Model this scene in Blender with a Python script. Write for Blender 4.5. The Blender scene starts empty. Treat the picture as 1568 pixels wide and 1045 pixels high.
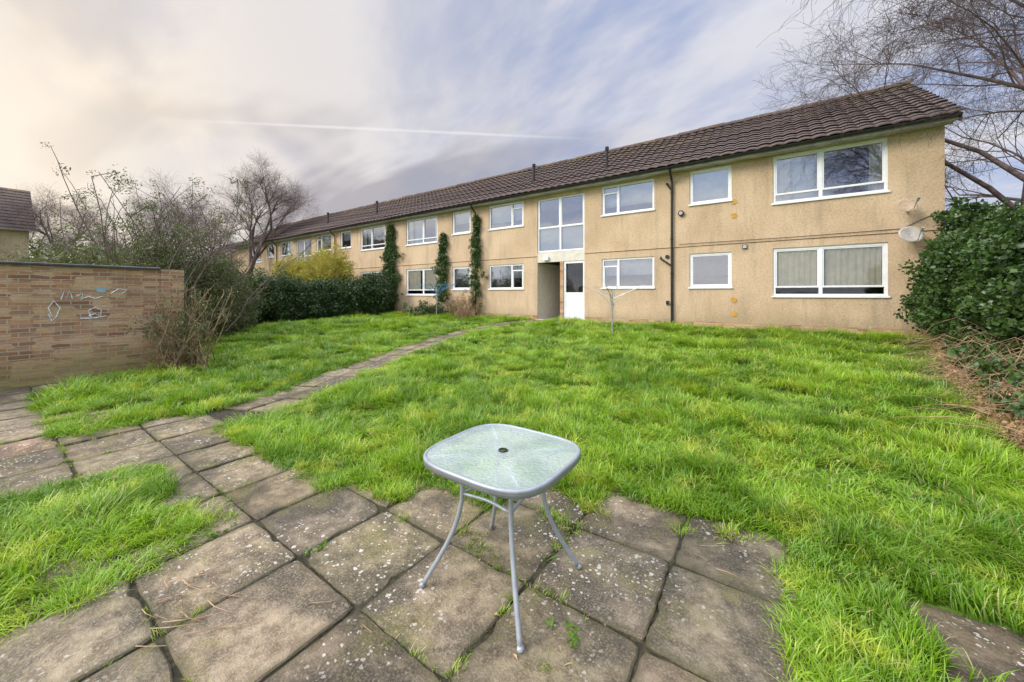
import bpy, bmesh, math, random
import numpy as np
from mathutils import Vector, noise, Matrix, Euler
random.seed(7); rng=np.random.default_rng(7)
S=bpy.context.scene
rad=math.radians
Y0=12.75

def g(y):
    t=(y-2.6)/9.6
    return 0.5*min(1,max(0,t))

# ---------------------------------------------------------------- materials
def newmat(name):
    m=bpy.data.materials.new(name); m.use_nodes=True
    nt=m.node_tree; nt.nodes.clear()
    return m,nt
class N:
    def __init__(s,nt): s.nt=nt
    def n(s,t,**k):
        nd=s.nt.nodes.new(t)
        for a,b in k.items(): setattr(nd,a,b)
        return nd
    def l(s,a,b): s.nt.links.new(a,b)
    def set(s,sock,v):
        if hasattr(v,'is_linked'): s.l(v,sock)
        else:
            if isinstance(v,tuple) and len(v)==3 and sock.type=='RGBA': v=(*v,1)
            sock.default_value=v
    def math(s,op,a,b=0.0,c=None,clamp=False):
        nd=s.n('ShaderNodeMath',operation=op,use_clamp=clamp)
        s.set(nd.inputs[0],a); s.set(nd.inputs[1],b)
        if c is not None: s.set(nd.inputs[2],c)
        return nd.outputs[0]
    def mix(s,f,a,b,blend='MIX'):
        nd=s.n('ShaderNodeMix',data_type='RGBA',blend_type=blend)
        s.set(nd.inputs[0],f); s.set(nd.inputs[6],a); s.set(nd.inputs[7],b)
        return nd.outputs[2]
    def noise(s,vec,scale,detail=4,rough=.55,dist=0):
        nd=s.n('ShaderNodeTexNoise')
        s.l(vec,nd.inputs['Vector']); nd.inputs['Scale'].default_value=scale
        nd.inputs['Detail'].default_value=detail; nd.inputs['Roughness'].default_value=rough
        nd.inputs['Distortion'].default_value=dist
        return nd.outputs[0]
    def ramp(s,f,a,b):
        nd=s.n('ShaderNodeMapRange',interpolation_type='SMOOTHSTEP')
        s.set(nd.inputs[0],f); nd.inputs[1].default_value=a; nd.inputs[2].default_value=b
        return nd.outputs[0]
    def pos(s): return s.n('ShaderNodeNewGeometry').outputs['Position']
    def scalev(s,v,t):
        nd=s.n('ShaderNodeVectorMath',operation='MULTIPLY'); s.l(v,nd.inputs[0]); nd.inputs[1].default_value=t
        return nd.outputs[0]
    def out(s,col,rough=.8,bump=None,bstr=.3,bdist=.01,spec=.3,metal=0.):
        p=s.n('ShaderNodeBsdfPrincipled')
        s.set(p.inputs['Base Color'],col); s.set(p.inputs['Roughness'],rough)
        s.set(p.inputs['Specular IOR Level'],spec); s.set(p.inputs['Metallic'],metal)
        if bump is not None:
            b=s.n('ShaderNodeBump'); b.inputs['Strength'].default_value=bstr; b.inputs['Distance'].default_value=bdist
            s.l(bump,b.inputs['Height']); s.l(b.outputs[0],p.inputs['Normal'])
        o=s.n('ShaderNodeOutputMaterial')
        s.l(p.outputs[0],o.inputs[0])
        return p

def simple(name,col,rough=.6,metal=0.,spec=.4,var=.15,vs=6):
    m,nt=newmat(name); q=N(nt)
    nz=q.noise(q.pos(),vs,3)
    c=q.mix(q.ramp(nz,.3,.7),tuple(x*(1-var) for x in col),tuple(min(1,x*(1+var)) for x in col))
    q.out(c,rough,metal=metal,spec=spec)
    return m

def mat_render():
    m,nt=newmat('pebbledash'); q=N(nt); P=q.pos()
    f=q.noise(P,20,4,.85); f2=q.noise(P,60,2,.6)
    b=q.noise(P,.7,5,.6); st=q.noise(q.scalev(P,(2.2,2.2,.28)),1.3,5,.65)
    c=q.mix(q.ramp(b,.3,.7),(.55,.395,.245),(.70,.525,.345))
    c=q.mix(q.math('MULTIPLY',q.ramp(st,.46,.70),.62),c,(.40,.30,.20))
    c=q.mix(q.math('MULTIPLY',q.ramp(f,.50,.68),.50),c,(.27,.185,.115))
    c=q.mix(q.math('MULTIPLY',q.ramp(f,.48,.34),.38),c,(.84,.70,.52))
    c=q.mix(q.math('MULTIPLY',q.ramp(f2,.54,.68),.35),c,(.84,.72,.55))
    sx=q.n('ShaderNodeSeparateXYZ'); q.l(P,sx.inputs[0])
    low=q.math('MULTIPLY',q.math('SUBTRACT',1.,q.ramp(q.math('ADD',sx.outputs[2],q.math('MULTIPLY',b,.7)),.8,1.5)),.45)
    c=q.mix(low,c,(.27,.23,.13))
    q.out(c,.95,bump=q.math('ADD',f,f2),bstr=.7,bdist=.022,spec=.1)
    return m
def mat_brick(name,c1,c2,mort,dark=.3):
    m,nt=newmat(name); q=N(nt); P=q.pos()
    sx=q.n('ShaderNodeSeparateXYZ'); q.l(P,sx.inputs[0])
    cb=q.n('ShaderNodeCombineXYZ'); q.l(q.math('ADD',sx.outputs[0],sx.outputs[1]),cb.inputs[0]); q.l(sx.outputs[2],cb.inputs[1])
    br=q.n('ShaderNodeTexBrick'); q.l(cb.outputs[0],br.inputs['Vector'])
    br.inputs['Scale'].default_value=1; br.inputs['Brick Width'].default_value=.225; br.inputs['Row Height'].default_value=.075
    br.inputs['Mortar Size'].default_value=.008; br.inputs['Mortar Smooth'].default_value=.2; br.inputs['Bias'].default_value=0
    br.inputs['Color1'].default_value=(*c1,1); br.inputs['Color2'].default_value=(*c2,1); br.inputs['Mortar'].default_value=(*mort,1)
    n1=q.noise(P,1.3,4,.6); n2=q.noise(P,30,4,.7)
    vc=q.n('ShaderNodeTexVoronoi',feature='F1'); q.l(q.scalev(cb.outputs[0],(4.44,13.33,1)),vc.inputs['Vector']); vc.inputs['Scale'].default_value=1.; vc.inputs['Randomness'].default_value=.35
    sc=q.n('ShaderNodeSeparateColor'); q.l(vc.outputs['Color'],sc.inputs[0])
    isb=q.math('SUBTRACT',1.,br.outputs['Fac'])
    c=q.mix(q.math('MULTIPLY',q.math('MULTIPLY',q.math('GREATER_THAN',sc.outputs[0],.58),isb),.7),br.outputs[0],(.66,.45,.25))
    c=q.mix(q.math('MULTIPLY',q.math('MULTIPLY',q.math('GREATER_THAN',sc.outputs[1],.82),isb),.7),c,(.20,.10,.065))
    c=q.mix(q.math('MULTIPLY',q.ramp(n1,.48,.72),dark),c,(.16,.12,.07))
    c=q.mix(q.math('MULTIPLY',q.ramp(n1,.46,.30),.3),c,(.62,.50,.34))
    c=q.mix(q.math('MULTIPLY',q.ramp(n2,.45,.7),.28),c,(.20,.13,.08))
    low=q.math('SUBTRACT',1.,q.ramp(q.math('ADD',sx.outputs[2],q.math('MULTIPLY',n1,.5)),.35,.95))
    c=q.mix(q.math('MULTIPLY',low,.55),c,(.24,.23,.06))
    h=q.math('SUBTRACT',q.math('MULTIPLY',n2,.4),br.outputs['Fac'])
    q.out(c,.9,bump=h,bstr=.9,bdist=.014,spec=.2)
    return m
def mat_roof():
    m,nt=newmat('roof_tiles'); q=N(nt); P=q.pos()
    b=q.noise(P,1.2,5,.65); f=q.noise(P,14,4,.7); f3=q.noise(q.scalev(P,(3.3,3.,3.)),1.,2)
    c=q.mix(q.ramp(f,.3,.7),(.078,.056,.048),(.165,.118,.098))
    c=q.mix(q.math('MULTIPLY',q.ramp(f3,.4,.65),.4),c,(.07,.058,.058))
    sx=q.n('ShaderNodeSeparateXYZ'); q.l(P,sx.inputs[0])
    up=q.ramp(sx.outputs[2],6.2,8.1)
    mo=q.math('ADD',q.math('MULTIPLY',f,.5),q.math('ADD',q.math('MULTIPLY',b,.6),q.math('MULTIPLY',up,.09)))
    c=q.mix(q.math('MULTIPLY',q.ramp(mo,.60,.76),.6),c,(.24,.17,.07))
    q.out(c,.85,bump=f,bstr=.5,bdist=.02,spec=.25)
    return m
def mat_slab():
    m,nt=newmat('concrete_slab'); q=N(nt); P=q.pos()
    at=q.n('ShaderNodeAttribute',attribute_name='tint')
    n1=q.noise(P,1.5,5,.68,.5); n2=q.noise(P,9,6,.74); n3=q.noise(P,90,3,.7); n4=q.noise(P,3.1,5,.66,.4)
    c=q.mix(q.ramp(n2,.34,.66),(.135,.104,.064),(.34,.275,.185))
    c=q.mix(q.math('MULTIPLY',q.ramp(n1,.42,.60),.88),c,(.060,.049,.034))
    c=q.mix(q.math('MULTIPLY',q.ramp(n4,.50,.66),.65),c,(.18,.160,.052))
    c=q.mix(q.math('MULTIPLY',q.ramp(n3,.45,.7),.5),c,(.40,.34,.25))
    c=q.mix(1.,c,at.outputs['Color'],'MULTIPLY')
    nd=q.n('ShaderNodeVectorMath',operation='ADD'); q.l(P,nd.inputs[0])
    wn=q.n('ShaderNodeTexNoise'); q.l(P,wn.inputs['Vector']); wn.inputs['Scale'].default_value=45; wn.inputs['Detail'].default_value=1
    q.l(q.scalev(wn.outputs['Color'],(.022,.022,.022)),nd.inputs[1])
    area=q.ramp(q.noise(P,1.3,3),.44,.60)
    for sc,th,lim in ((46,.34,.50),(19,.20,.72)):
        v=q.n('ShaderNodeTexVoronoi'); q.l(nd.outputs[0],v.inputs['Vector']); v.inputs['Scale'].default_value=sc
        spr=q.n('ShaderNodeSeparateColor'); q.l(v.outputs['Color'],spr.inputs[0])
        spot=q.math('LESS_THAN',v.outputs['Distance'],q.math('MULTIPLY',spr.outputs[0],th*1.3))
        pres=q.math('GREATER_THAN',spr.outputs[1],lim)
        c=q.mix(q.math('MULTIPLY',q.math('MULTIPLY',spot,pres),q.math('MULTIPLY',area,.8)),c,(.66,.62,.52))
    edge=q.math('MULTIPLY',q.math('SUBTRACT',1.,at.outputs['Alpha']),q.ramp(n2,.35,.55))
    c=q.mix(q.math('MULTIPLY',edge,.85),c,(.055,.052,.020))
    wet=q.ramp(n1,.42,.62)
    r=q.math('SUBTRACT',.85,q.math('MULTIPLY',wet,.42))
    h=q.math('ADD',q.math('MULTIPLY',n3,.5),n2)
    q.out(c,r,bump=h,bstr=.8,bdist=.016,spec=.35)
    return m
def mat_leaf(name,ca,cb,cc,rough=.45,trans=.3,big=2.):
    m,nt=newmat(name); q=N(nt); P=q.pos()
    at=q.n('ShaderNodeAttribute',attribute_name='tint')
    sp=q.n('ShaderNodeSeparateColor'); q.l(at.outputs['Color'],sp.inputs[0])
    nz=q.noise(P,big,2,.6)
    c=q.mix(sp.outputs[0],ca,cb)
    f=q.math('ADD',q.math('MULTIPLY',q.ramp(nz,.35,.7),.6),q.math('MULTIPLY',sp.outputs[2],.4))
    c=q.mix(q.math('MULTIPLY',f,.7),c,cc)
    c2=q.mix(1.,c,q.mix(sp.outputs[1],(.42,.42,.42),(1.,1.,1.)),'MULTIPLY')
    p=q.n('ShaderNodeBsdfPrincipled'); q.l(c2,p.inputs['Base Color']); p.inputs['Roughness'].default_value=rough
    p.inputs['Specular IOR Level'].default_value=.5
    t=q.n('ShaderNodeBsdfTranslucent'); q.l(c2,t.inputs[0])
    mx=q.n('ShaderNodeMixShader'); mx.inputs[0].default_value=trans
    q.l(p.outputs[0],mx.inputs[1]); q.l(t.outputs[0],mx.inputs[2])
    o=q.n('ShaderNodeOutputMaterial'); q.l(mx.outputs[0],o.inputs[0])
    return m
def mat_grass():
    m,nt=newmat('grass_blades'); q=N(nt); P=q.pos()
    at=q.n('ShaderNodeAttribute',attribute_name='tint')
    sp=q.n('ShaderNodeSeparateColor'); q.l(at.outputs['Color'],sp.inputs[0])
    n1=q.noise(P,.75,3,.65,.4); n2=q.noise(P,2.6,3,.7)
    c=q.mix(sp.outputs[0],(.20,.40,.012),(.44,.66,.035))
    c=q.mix(q.ramp(n1,.40,.58),q.mix(.7,c,(.11,.27,.010)),c)
    c=q.mix(q.math('MULTIPLY',q.ramp(n2,.50,.66),.65),c,(.66,.74,.075))
    c=q.mix(sp.outputs[2],c,(.66,.54,.24))
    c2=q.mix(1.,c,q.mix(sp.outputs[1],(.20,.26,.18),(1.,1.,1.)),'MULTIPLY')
    p=q.n('ShaderNodeBsdfPrincipled'); q.l(c2,p.inputs['Base Color']); p.inputs['Roughness'].default_value=.34
    p.inputs['Specular IOR Level'].default_value=.6
    t=q.n('ShaderNodeBsdfTranslucent'); q.l(c2,t.inputs[0])
    mx=q.n('ShaderNodeMixShader'); mx.inputs[0].default_value=.35
    q.l(p.outputs[0],mx.inputs[1]); q.l(t.outputs[0],mx.inputs[2])
    o=q.n('ShaderNodeOutputMaterial'); q.l(mx.outputs[0],o.inputs[0])
    return m
def mat_glass(name,refl=.3,tint=(.75,.8,.8)):
    m,nt=newmat(name); q=N(nt)
    t=q.n('ShaderNodeBsdfTransparent'); t.inputs[0].default_value=(*tint,1)
    gl=q.n('ShaderNodeBsdfGlossy'); gl.inputs['Roughness'].default_value=.03; gl.inputs[0].default_value=(.95,.97,1,1)
    fr=q.n('ShaderNodeFresnel'); fr.inputs[0].default_value=1.5
    nz=q.noise(q.pos(),.8,2); b=q.n('ShaderNodeBump'); b.inputs['Strength'].default_value=.15; b.inputs['Distance'].default_value=.05
    q.l(nz,b.inputs['Height']); q.l(b.outputs[0],gl.inputs['Normal'])
    f=q.math('ADD',fr.outputs[0],refl,clamp=True)
    mx=q.n('ShaderNodeMixShader'); q.l(f,mx.inputs[0]); q.l(t.outputs[0],mx.inputs[1]); q.l(gl.outputs[0],mx.inputs[2])
    o=q.n('ShaderNodeOutputMaterial'); q.l(mx.outputs[0],o.inputs[0])
    return m
def mat_ground():
    m,nt=newmat('soil_and_turf'); q=N(nt); P=q.pos()
    n1=q.noise(P,.5,4,.6); n2=q.noise(P,12,4,.7)
    c=q.mix(q.ramp(n1,.35,.65),(.08,.15,.018),(.12,.22,.025))
    c=q.mix(q.math('MULTIPLY',q.ramp(n2,.45,.7),.6),c,(.09,.07,.035))
    q.out(c,.95,bump=n2,bstr=.6,bdist=.03,spec=.1)
    return m
M={}
M['wall']=mat_render()
M['plinth']=mat_brick('plinth_brick',(.52,.27,.14),(.58,.34,.18),(.42,.35,.27))
M['brick']=mat_brick('garden_brick',(.50,.29,.16),(.38,.20,.11),(.52,.44,.33),.35)
M['roof']=mat_roof()
M['slab']=mat_slab()
M['white']=simple('white_upvc',(.82,.83,.84),.35,var=.04)
M['cream']=simple('cream_panel',(.66,.62,.52),.6,var=.08)
M['fascia']=simple('fascia_paint',(.46,.42,.41),.6,var=.2,vs=3)
M['black']=simple('black_plastic',(.022,.022,.024),.4,var=.2)
M['joint']=simple('render_joint',(.20,.14,.09),.9)
M['felt']=simple('roof_felt',(.07,.07,.075),.8,var=.3)
M['dark']=simple('dark_interior',(.05,.048,.045),.9)
M['room']=simple('room_plaster',(.30,.27,.24),.9)
M['curtain']=simple('curtain_cloth',(.86,.80,.66),.9,var=.06)
M['blind']=simple('net_blind',(.62,.65,.67),.9,var=.06)
M['glass']=mat_glass('window_glass',.24)
M['glass2']=mat_glass('window_glass_dark',.03,(.95,.96,.95))
M['grey']=simple('table_metal',(.36,.39,.41),.36,metal=.25,var=.08,vs=20)
M['steel']=simple('galvanised_steel',(.45,.47,.48),.4,metal=.6)
M['blue']=simple('blue_plastic',(.06,.24,.40),.5)
M['bark']=simple('bark',(.10,.070,.064),.9,var=.4,vs=9)
M['bark2']=simple('bark_far',(.17,.12,.11),.95,var=.3,vs=5)
M['twig']=simple('dead_stem',(.36,.24,.14),.9,var=.45,vs=9)
M['grass']=mat_grass()
M['ivy']=mat_leaf('ivy_leaf',(.022,.060,.016),(.075,.15,.03),(.11,.19,.04),.35,.15)
M['hedge']=mat_leaf('hedge_leaf',(.03,.065,.02),(.07,.125,.03),(.085,.14,.04),.45,.15)
M['shrub']=mat_leaf('shrub_leaf',(.09,.13,.035),(.18,.22,.065),(.22,.20,.09),.5,.25)
M['weed']=mat_leaf('weed_leaf',(.13,.26,.02),(.22,.38,.04),(.16,.30,.03),.5,.3)
M['bamboo']=mat_leaf('bamboo_leaf',(.42,.37,.05),(.68,.57,.09),(.36,.38,.07),.5,.4)
M['dead']=mat_leaf('dead_leaf',(.28,.16,.08),(.54,.36,.19),(.42,.31,.13),.8,.25,5.)
M['ground']=mat_ground()
M['soil']=simple('joint_soil',(.045,.038,.020),.95,var=.5,vs=25)
M['paint']=simple('graffiti_paint',(.74,.76,.76),.8,var=.25,vs=30)
M['bluep']=simple('blue_paint',(.22,.46,.56),.7)
M['orange']=simple('orange_vent',(.55,.30,.06),.7,var=.3,vs=40)
M['dish']=simple('dish_grey',(.50,.46,.40),.6)

# ---------------------------------------------------------------- mesh tools
class MB:
    def __init__(s): s.v=[]; s.f=[]; s.m=[]
    def box(s,x0,x1,y0,y1,z0,z1,mi=0):
        b=len(s.v)
        s.v+=[(x0,y0,z0),(x1,y0,z0),(x1,y1,z0),(x0,y1,z0),(x0,y0,z1),(x1,y0,z1),(x1,y1,z1),(x0,y1,z1)]
        s.f+=[(b,b+3,b+2,b+1),(b+4,b+5,b+6,b+7),(b,b+1,b+5,b+4),(b+1,b+2,b+6,b+5),(b+2,b+3,b+7,b+6),(b+3,b,b+4,b+7)]
        s.m+=[mi]*6
    def quad(s,a,b,c,d,mi=0):
        n=len(s.v); s.v+=[a,b,c,d]; s.f.append((n,n+1,n+2,n+3)); s.m.append(mi)
    def tube(s,pts,rads,k=6,mi=0,closed=False,cap=True):
        n=len(pts); base=len(s.v)
        pts=[Vector(p) for p in pts]
        ref=None
        for i,p in enumerate(pts):
            if closed: d=(pts[(i+1)%n]-pts[i-1])
            else: d=(pts[min(i+1,n-1)]-pts[max(i-1,0)])
            if d.length<1e-9: d=Vector((0,0,1))
            d.normalize()
            if ref is None:
                ref=d.cross(Vector((0,0,1)) if abs(d.z)<.9 else Vector((1,0,0))).normalized()
            else:
                ref=(ref-d*ref.dot(d))
                if ref.length<1e-6: ref=d.orthogonal()
                ref.normalize()
            w=d.cross(ref); r=rads[i] if hasattr(rads,'__len__') else rads
            for j in range(k):
                a=2*math.pi*j/k
                q=p+ref*(math.cos(a)*r)+w*(math.sin(a)*r)
                s.v.append((q.x,q.y,q.z))
        lim=n if closed else n-1
        for i in range(lim):
            i2=(i+1)%n
            for j in range(k):
                s.f.append((base+i*k+j,base+i*k+(j+1)%k,base+i2*k+(j+1)%k,base+i2*k+j)); s.m.append(mi)
        if cap and not closed and k>=3:
            s.f.append(tuple(base+j for j in range(k))[::-1]); s.m.append(mi)
            s.f.append(tuple(base+(n-1)*k+j for j in range(k))); s.m.append(mi)
    def obj(s,name,mats,parent=None,smooth=False,bevel=0):
        me=bpy.data.meshes.new(name); me.from_pydata(s.v,[],s.f)
        for m in mats: me.materials.append(M[m] if isinstance(m,str) else m)
        me.polygons.foreach_set('material_index',s.m)
        if smooth: me.polygons.foreach_set('use_smooth',[True]*len(s.f))
        me.update()
        o=bpy.data.objects.new(name,me); S.collection.objects.link(o)
        if parent: o.parent=parent
        if bevel:
            b=o.modifiers.new('bevel','BEVEL'); b.width=bevel; b.segments=2; b.limit_method='ANGLE'
        return o
def empty(name):
    o=bpy.data.objects.new(name,None); S.collection.objects.link(o); o.empty_display_size=.2
    return o

# ---------------------------------------------------------------- grass instancing
def make_group(coll):
    ng=bpy.data.node_groups.new('scatter_'+coll.name,'GeometryNodeTree')
    ng.interface.new_socket('Geometry',in_out='INPUT',socket_type='NodeSocketGeometry')
    ng.interface.new_socket('Geometry',in_out='OUTPUT',socket_type='NodeSocketGeometry')
    n=ng.nodes; i=n.new('NodeGroupInput'); o=n.new('NodeGroupOutput')
    ci=n.new('GeometryNodeCollectionInfo'); ci.inputs[0].default_value=coll
    ci.inputs['Separate Children'].default_value=True; ci.inputs['Reset Children'].default_value=True
    ip=n.new('GeometryNodeInstanceOnPoints'); ip.inputs['Pick Instance'].default_value=True
    a=n.new('GeometryNodeInputNamedAttribute'); a.data_type='FLOAT_VECTOR'; a.inputs['Name'].default_value='rot'
    b=n.new('GeometryNodeInputNamedAttribute'); b.data_type='FLOAT_VECTOR'; b.inputs['Name'].default_value='scl'
    L=ng.links.new
    L(i.outputs[0],ip.inputs['Points']); L(ci.outputs[0],ip.inputs['Instance'])
    L(a.outputs[0],ip.inputs['Rotation']); L(b.outputs[0],ip.inputs['Scale']); L(ip.outputs[0],o.inputs[0])
    return ng
groups={}
def scatter(name,pts,rots,scl,coll,parent=None):
    pts=np.asarray(pts,dtype=np.float32); n=len(pts)
    me=bpy.data.meshes.new(name); me.vertices.add(n); me.vertices.foreach_set('co',pts.ravel())
    a=me.attributes.new('rot','FLOAT_VECTOR','POINT'); a.data.foreach_set('vector',np.asarray(rots,dtype=np.float32).ravel())
    scl=np.asarray(scl,dtype=np.float32)
    if scl.ndim==1: scl=np.repeat(scl[:,None],3,1)
    a=me.attributes.new('scl','FLOAT_VECTOR','POINT'); a.data.foreach_set('vector',scl.ravel())
    o=bpy.data.objects.new(name,me); S.collection.objects.link(o)
    if parent: o.parent=parent
    if coll.name not in groups: groups[coll.name]=make_group(coll)
    md=o.modifiers.new('scatter','NODES'); md.node_group=groups[coll.name]
    return o
def clump_coll(name,meshes,mat):
    c=bpy.data.collections.new(name)
    for i,(v,f,t) in enumerate(meshes):
        me=bpy.data.meshes.new(f'{name}_{i}'); me.from_pydata(v,[],f); me.materials.append(mat)
        ca=me.color_attributes.new('tint','FLOAT_COLOR','POINT')
        ca.data.foreach_set('color',np.asarray(t,dtype=np.float32).ravel())
        me.polygons.foreach_set('use_smooth',[True]*len(f))
        o=bpy.data.objects.new(f'{name}_{i}',me); c.objects.link(o)
    return c
def grass_clump(nb,R,hmin,hmax,w,dead=.04,sub=1):
    v=[];f=[];t=[]
    la=random.uniform(0,6.28)
    cent=[(random.uniform(-R,R),random.uniform(-R,R),random.gauss(la,1.0),random.choice((.5,.75,1.,1.2,1.65)),random.random()) for _ in range(max(1,sub))]
    for _ in range(nb):
        r=R*math.sqrt(random.random()); th=random.uniform(0,6.283)
        bx,by=r*math.cos(th),r*math.sin(th)
        hs=1.; tc_=.5
        if sub>1:
            cx_,cy_,la,hs,tc_=min(cent,key=lambda c:(c[0]-bx)**2+(c[1]-by)**2)
            if random.random()<.45: bx+=(cx_-bx)*.55; by+=(cy_-by)*.55
        h=random.uniform(hmin,hmax)*hs; lean=random.uniform(.15,1.2)
        d=la+random.gauss(0,.6) if random.random()<.7 else th+random.gauss(0,.7)
        dx,dy=math.cos(d),math.sin(d)
        fa=d+random.uniform(.9,2.2); px,py=math.cos(fa)*w/2,math.sin(fa)*w/2
        b=len(v); br=min(1,max(0,.5*random.random()+.5*tc_)); dd=1. if random.random()<dead else 0.
        for k,(s,ww) in enumerate(((0,.9),(.4,1.),(.75,.75))):
            ox=lean*h*s*s; z=h*s*(1-.28*lean*s)
            cx,cy=bx+dx*ox,by+dy*ox
            v.append((cx-px*ww,cy-py*ww,z-.005)); v.append((cx+px*ww,cy+py*ww,z-.005))
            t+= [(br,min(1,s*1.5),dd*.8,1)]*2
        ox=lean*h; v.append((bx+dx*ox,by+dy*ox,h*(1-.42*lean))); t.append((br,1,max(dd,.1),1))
        f+=[(b,b+1,b+3,b+2),(b+2,b+3,b+5,b+4),(b+4,b+5,b+6)]
    return v,f,t
def leaf_clump(nl,R,size,asp=.8):
    v=[];f=[];t=[]
    for _ in range(nl):
        p=Vector((random.gauss(0,1),random.gauss(0,1),random.gauss(0,1))); p=p.normalized()*R*random.random()**.5
        q=Euler((random.uniform(-1.2,1.2),random.uniform(-1.2,1.2),random.uniform(0,6.28))).to_matrix()
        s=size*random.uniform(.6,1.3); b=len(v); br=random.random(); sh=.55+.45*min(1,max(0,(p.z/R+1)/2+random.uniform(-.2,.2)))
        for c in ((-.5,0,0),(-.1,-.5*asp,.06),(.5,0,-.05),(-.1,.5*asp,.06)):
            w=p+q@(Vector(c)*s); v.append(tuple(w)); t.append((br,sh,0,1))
        f+=[(b,b+1,b+2),(b,b+2,b+3)]
    return v,f,t
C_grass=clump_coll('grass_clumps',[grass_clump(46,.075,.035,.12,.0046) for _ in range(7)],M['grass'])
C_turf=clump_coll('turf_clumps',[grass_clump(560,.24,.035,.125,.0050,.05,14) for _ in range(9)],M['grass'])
C_short=clump_coll('joint_grass',[grass_clump(16,.03,.02,.06,.004,.3) for _ in range(4)],M['grass'])
def L_(meshes,mat): return ([(np.array(v),np.array(f),np.array(t)) for v,f,t in meshes],M[mat])
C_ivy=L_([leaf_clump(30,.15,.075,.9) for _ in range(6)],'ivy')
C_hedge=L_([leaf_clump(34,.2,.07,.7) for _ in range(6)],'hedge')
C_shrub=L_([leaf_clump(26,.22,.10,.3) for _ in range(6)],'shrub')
C_bamboo=L_([leaf_clump(26,.22,.14,.22) for _ in range(6)],'bamboo')
C_dead=L_([leaf_clump(14,.14,.055,.6) for _ in range(6)],'dead')
C_leaf1=L_([leaf_clump(5,.09,.05,.6) for _ in range(6)],'shrub')
C_weed=L_([leaf_clump(9,.03,.026,.7) for _ in range(6)],'weed')
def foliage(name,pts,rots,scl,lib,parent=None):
    meshes,mat=lib; pts=np.asarray(pts,float); rots=np.asarray(rots,float); scl=np.asarray(scl,float); n=len(pts)
    V=[];F=[];T=[];off=0; pick=rng.integers(0,len(meshes),n)
    for k,(v,f,t) in enumerate(meshes):
        idx=np.where(pick==k)[0]
        if not len(idx): continue
        cx,cy,cz=np.cos(rots[idx]).T; sx,sy,sz=np.sin(rots[idx]).T
        R=np.empty((len(idx),3,3))
        R[:,0,0]=cz*cy; R[:,0,1]=cz*sy*sx-sz*cx; R[:,0,2]=cz*sy*cx+sz*sx
        R[:,1,0]=sz*cy; R[:,1,1]=sz*sy*sx+cz*cx; R[:,1,2]=sz*sy*cx-cz*sx
        R[:,2,0]=-sy; R[:,2,1]=cy*sx; R[:,2,2]=cy*cx
        w=np.einsum('nij,vj->nvi',R,v)*scl[idx][:,None,None]+pts[idx][:,None,:]
        nv=len(v); V.append(w.reshape(-1,3))
        F.append((f[None]+ (off+np.arange(len(idx))*nv)[:,None,None]).reshape(-1,3))
        tt=np.repeat(t[None],len(idx),0).copy(); tt[:,:,2]=rng.random(len(idx))[:,None]; T.append(tt.reshape(-1,4)); off+=nv*len(idx)
    V=np.concatenate(V);F=np.concatenate(F);T=np.concatenate(T)
    me=bpy.data.meshes.new(name); me.vertices.add(len(V)); me.vertices.foreach_set('co',V.astype(np.float32).ravel())
    me.loops.add(len(F)*3); me.loops.foreach_set('vertex_index',F.astype(np.int32).ravel())
    me.polygons.add(len(F)); me.polygons.foreach_set('loop_start',np.arange(len(F),dtype=np.int32)*3)
    me.update(calc_edges=True); me.materials.append(mat)
    ca=me.color_attributes.new('tint','FLOAT_COLOR','POINT'); ca.data.foreach_set('color',T.astype(np.float32).ravel())
    o=bpy.data.objects.new(name,me); S.collection.objects.link(o)
    if parent: o.parent=parent
    return o

def rr(n,tilt=.3):
    return np.stack([rng.normal(0,tilt,n),rng.normal(0,tilt,n),rng.uniform(0,6.283,n)],1)
def blob(ells,n,inner=.55,jit=.12):
    P=[]; vol=[e[3]*e[4]+e[4]*e[5]+e[3]*e[5] for e in ells]; tot=sum(vol)
    for e,w in zip(ells,vol):
        k=int(n*w/tot); d=rng.normal(size=(k,3)); d/=np.linalg.norm(d,axis=1)[:,None]
        r=rng.uniform(inner,1.0,k)**.6
        q=d*r[:,None]*np.array(e[3:6])
        nz=np.array([noise.noise(Vector((a*1.7+e[0],b*1.7+e[1],c*1.7))) for a,b,c in q])
        q*= (1+nz*.35)[:,None]
        q+=np.array(e[:3])+rng.normal(0,jit,(k,3)); P.append(q)
    return np.concatenate(P)

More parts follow.
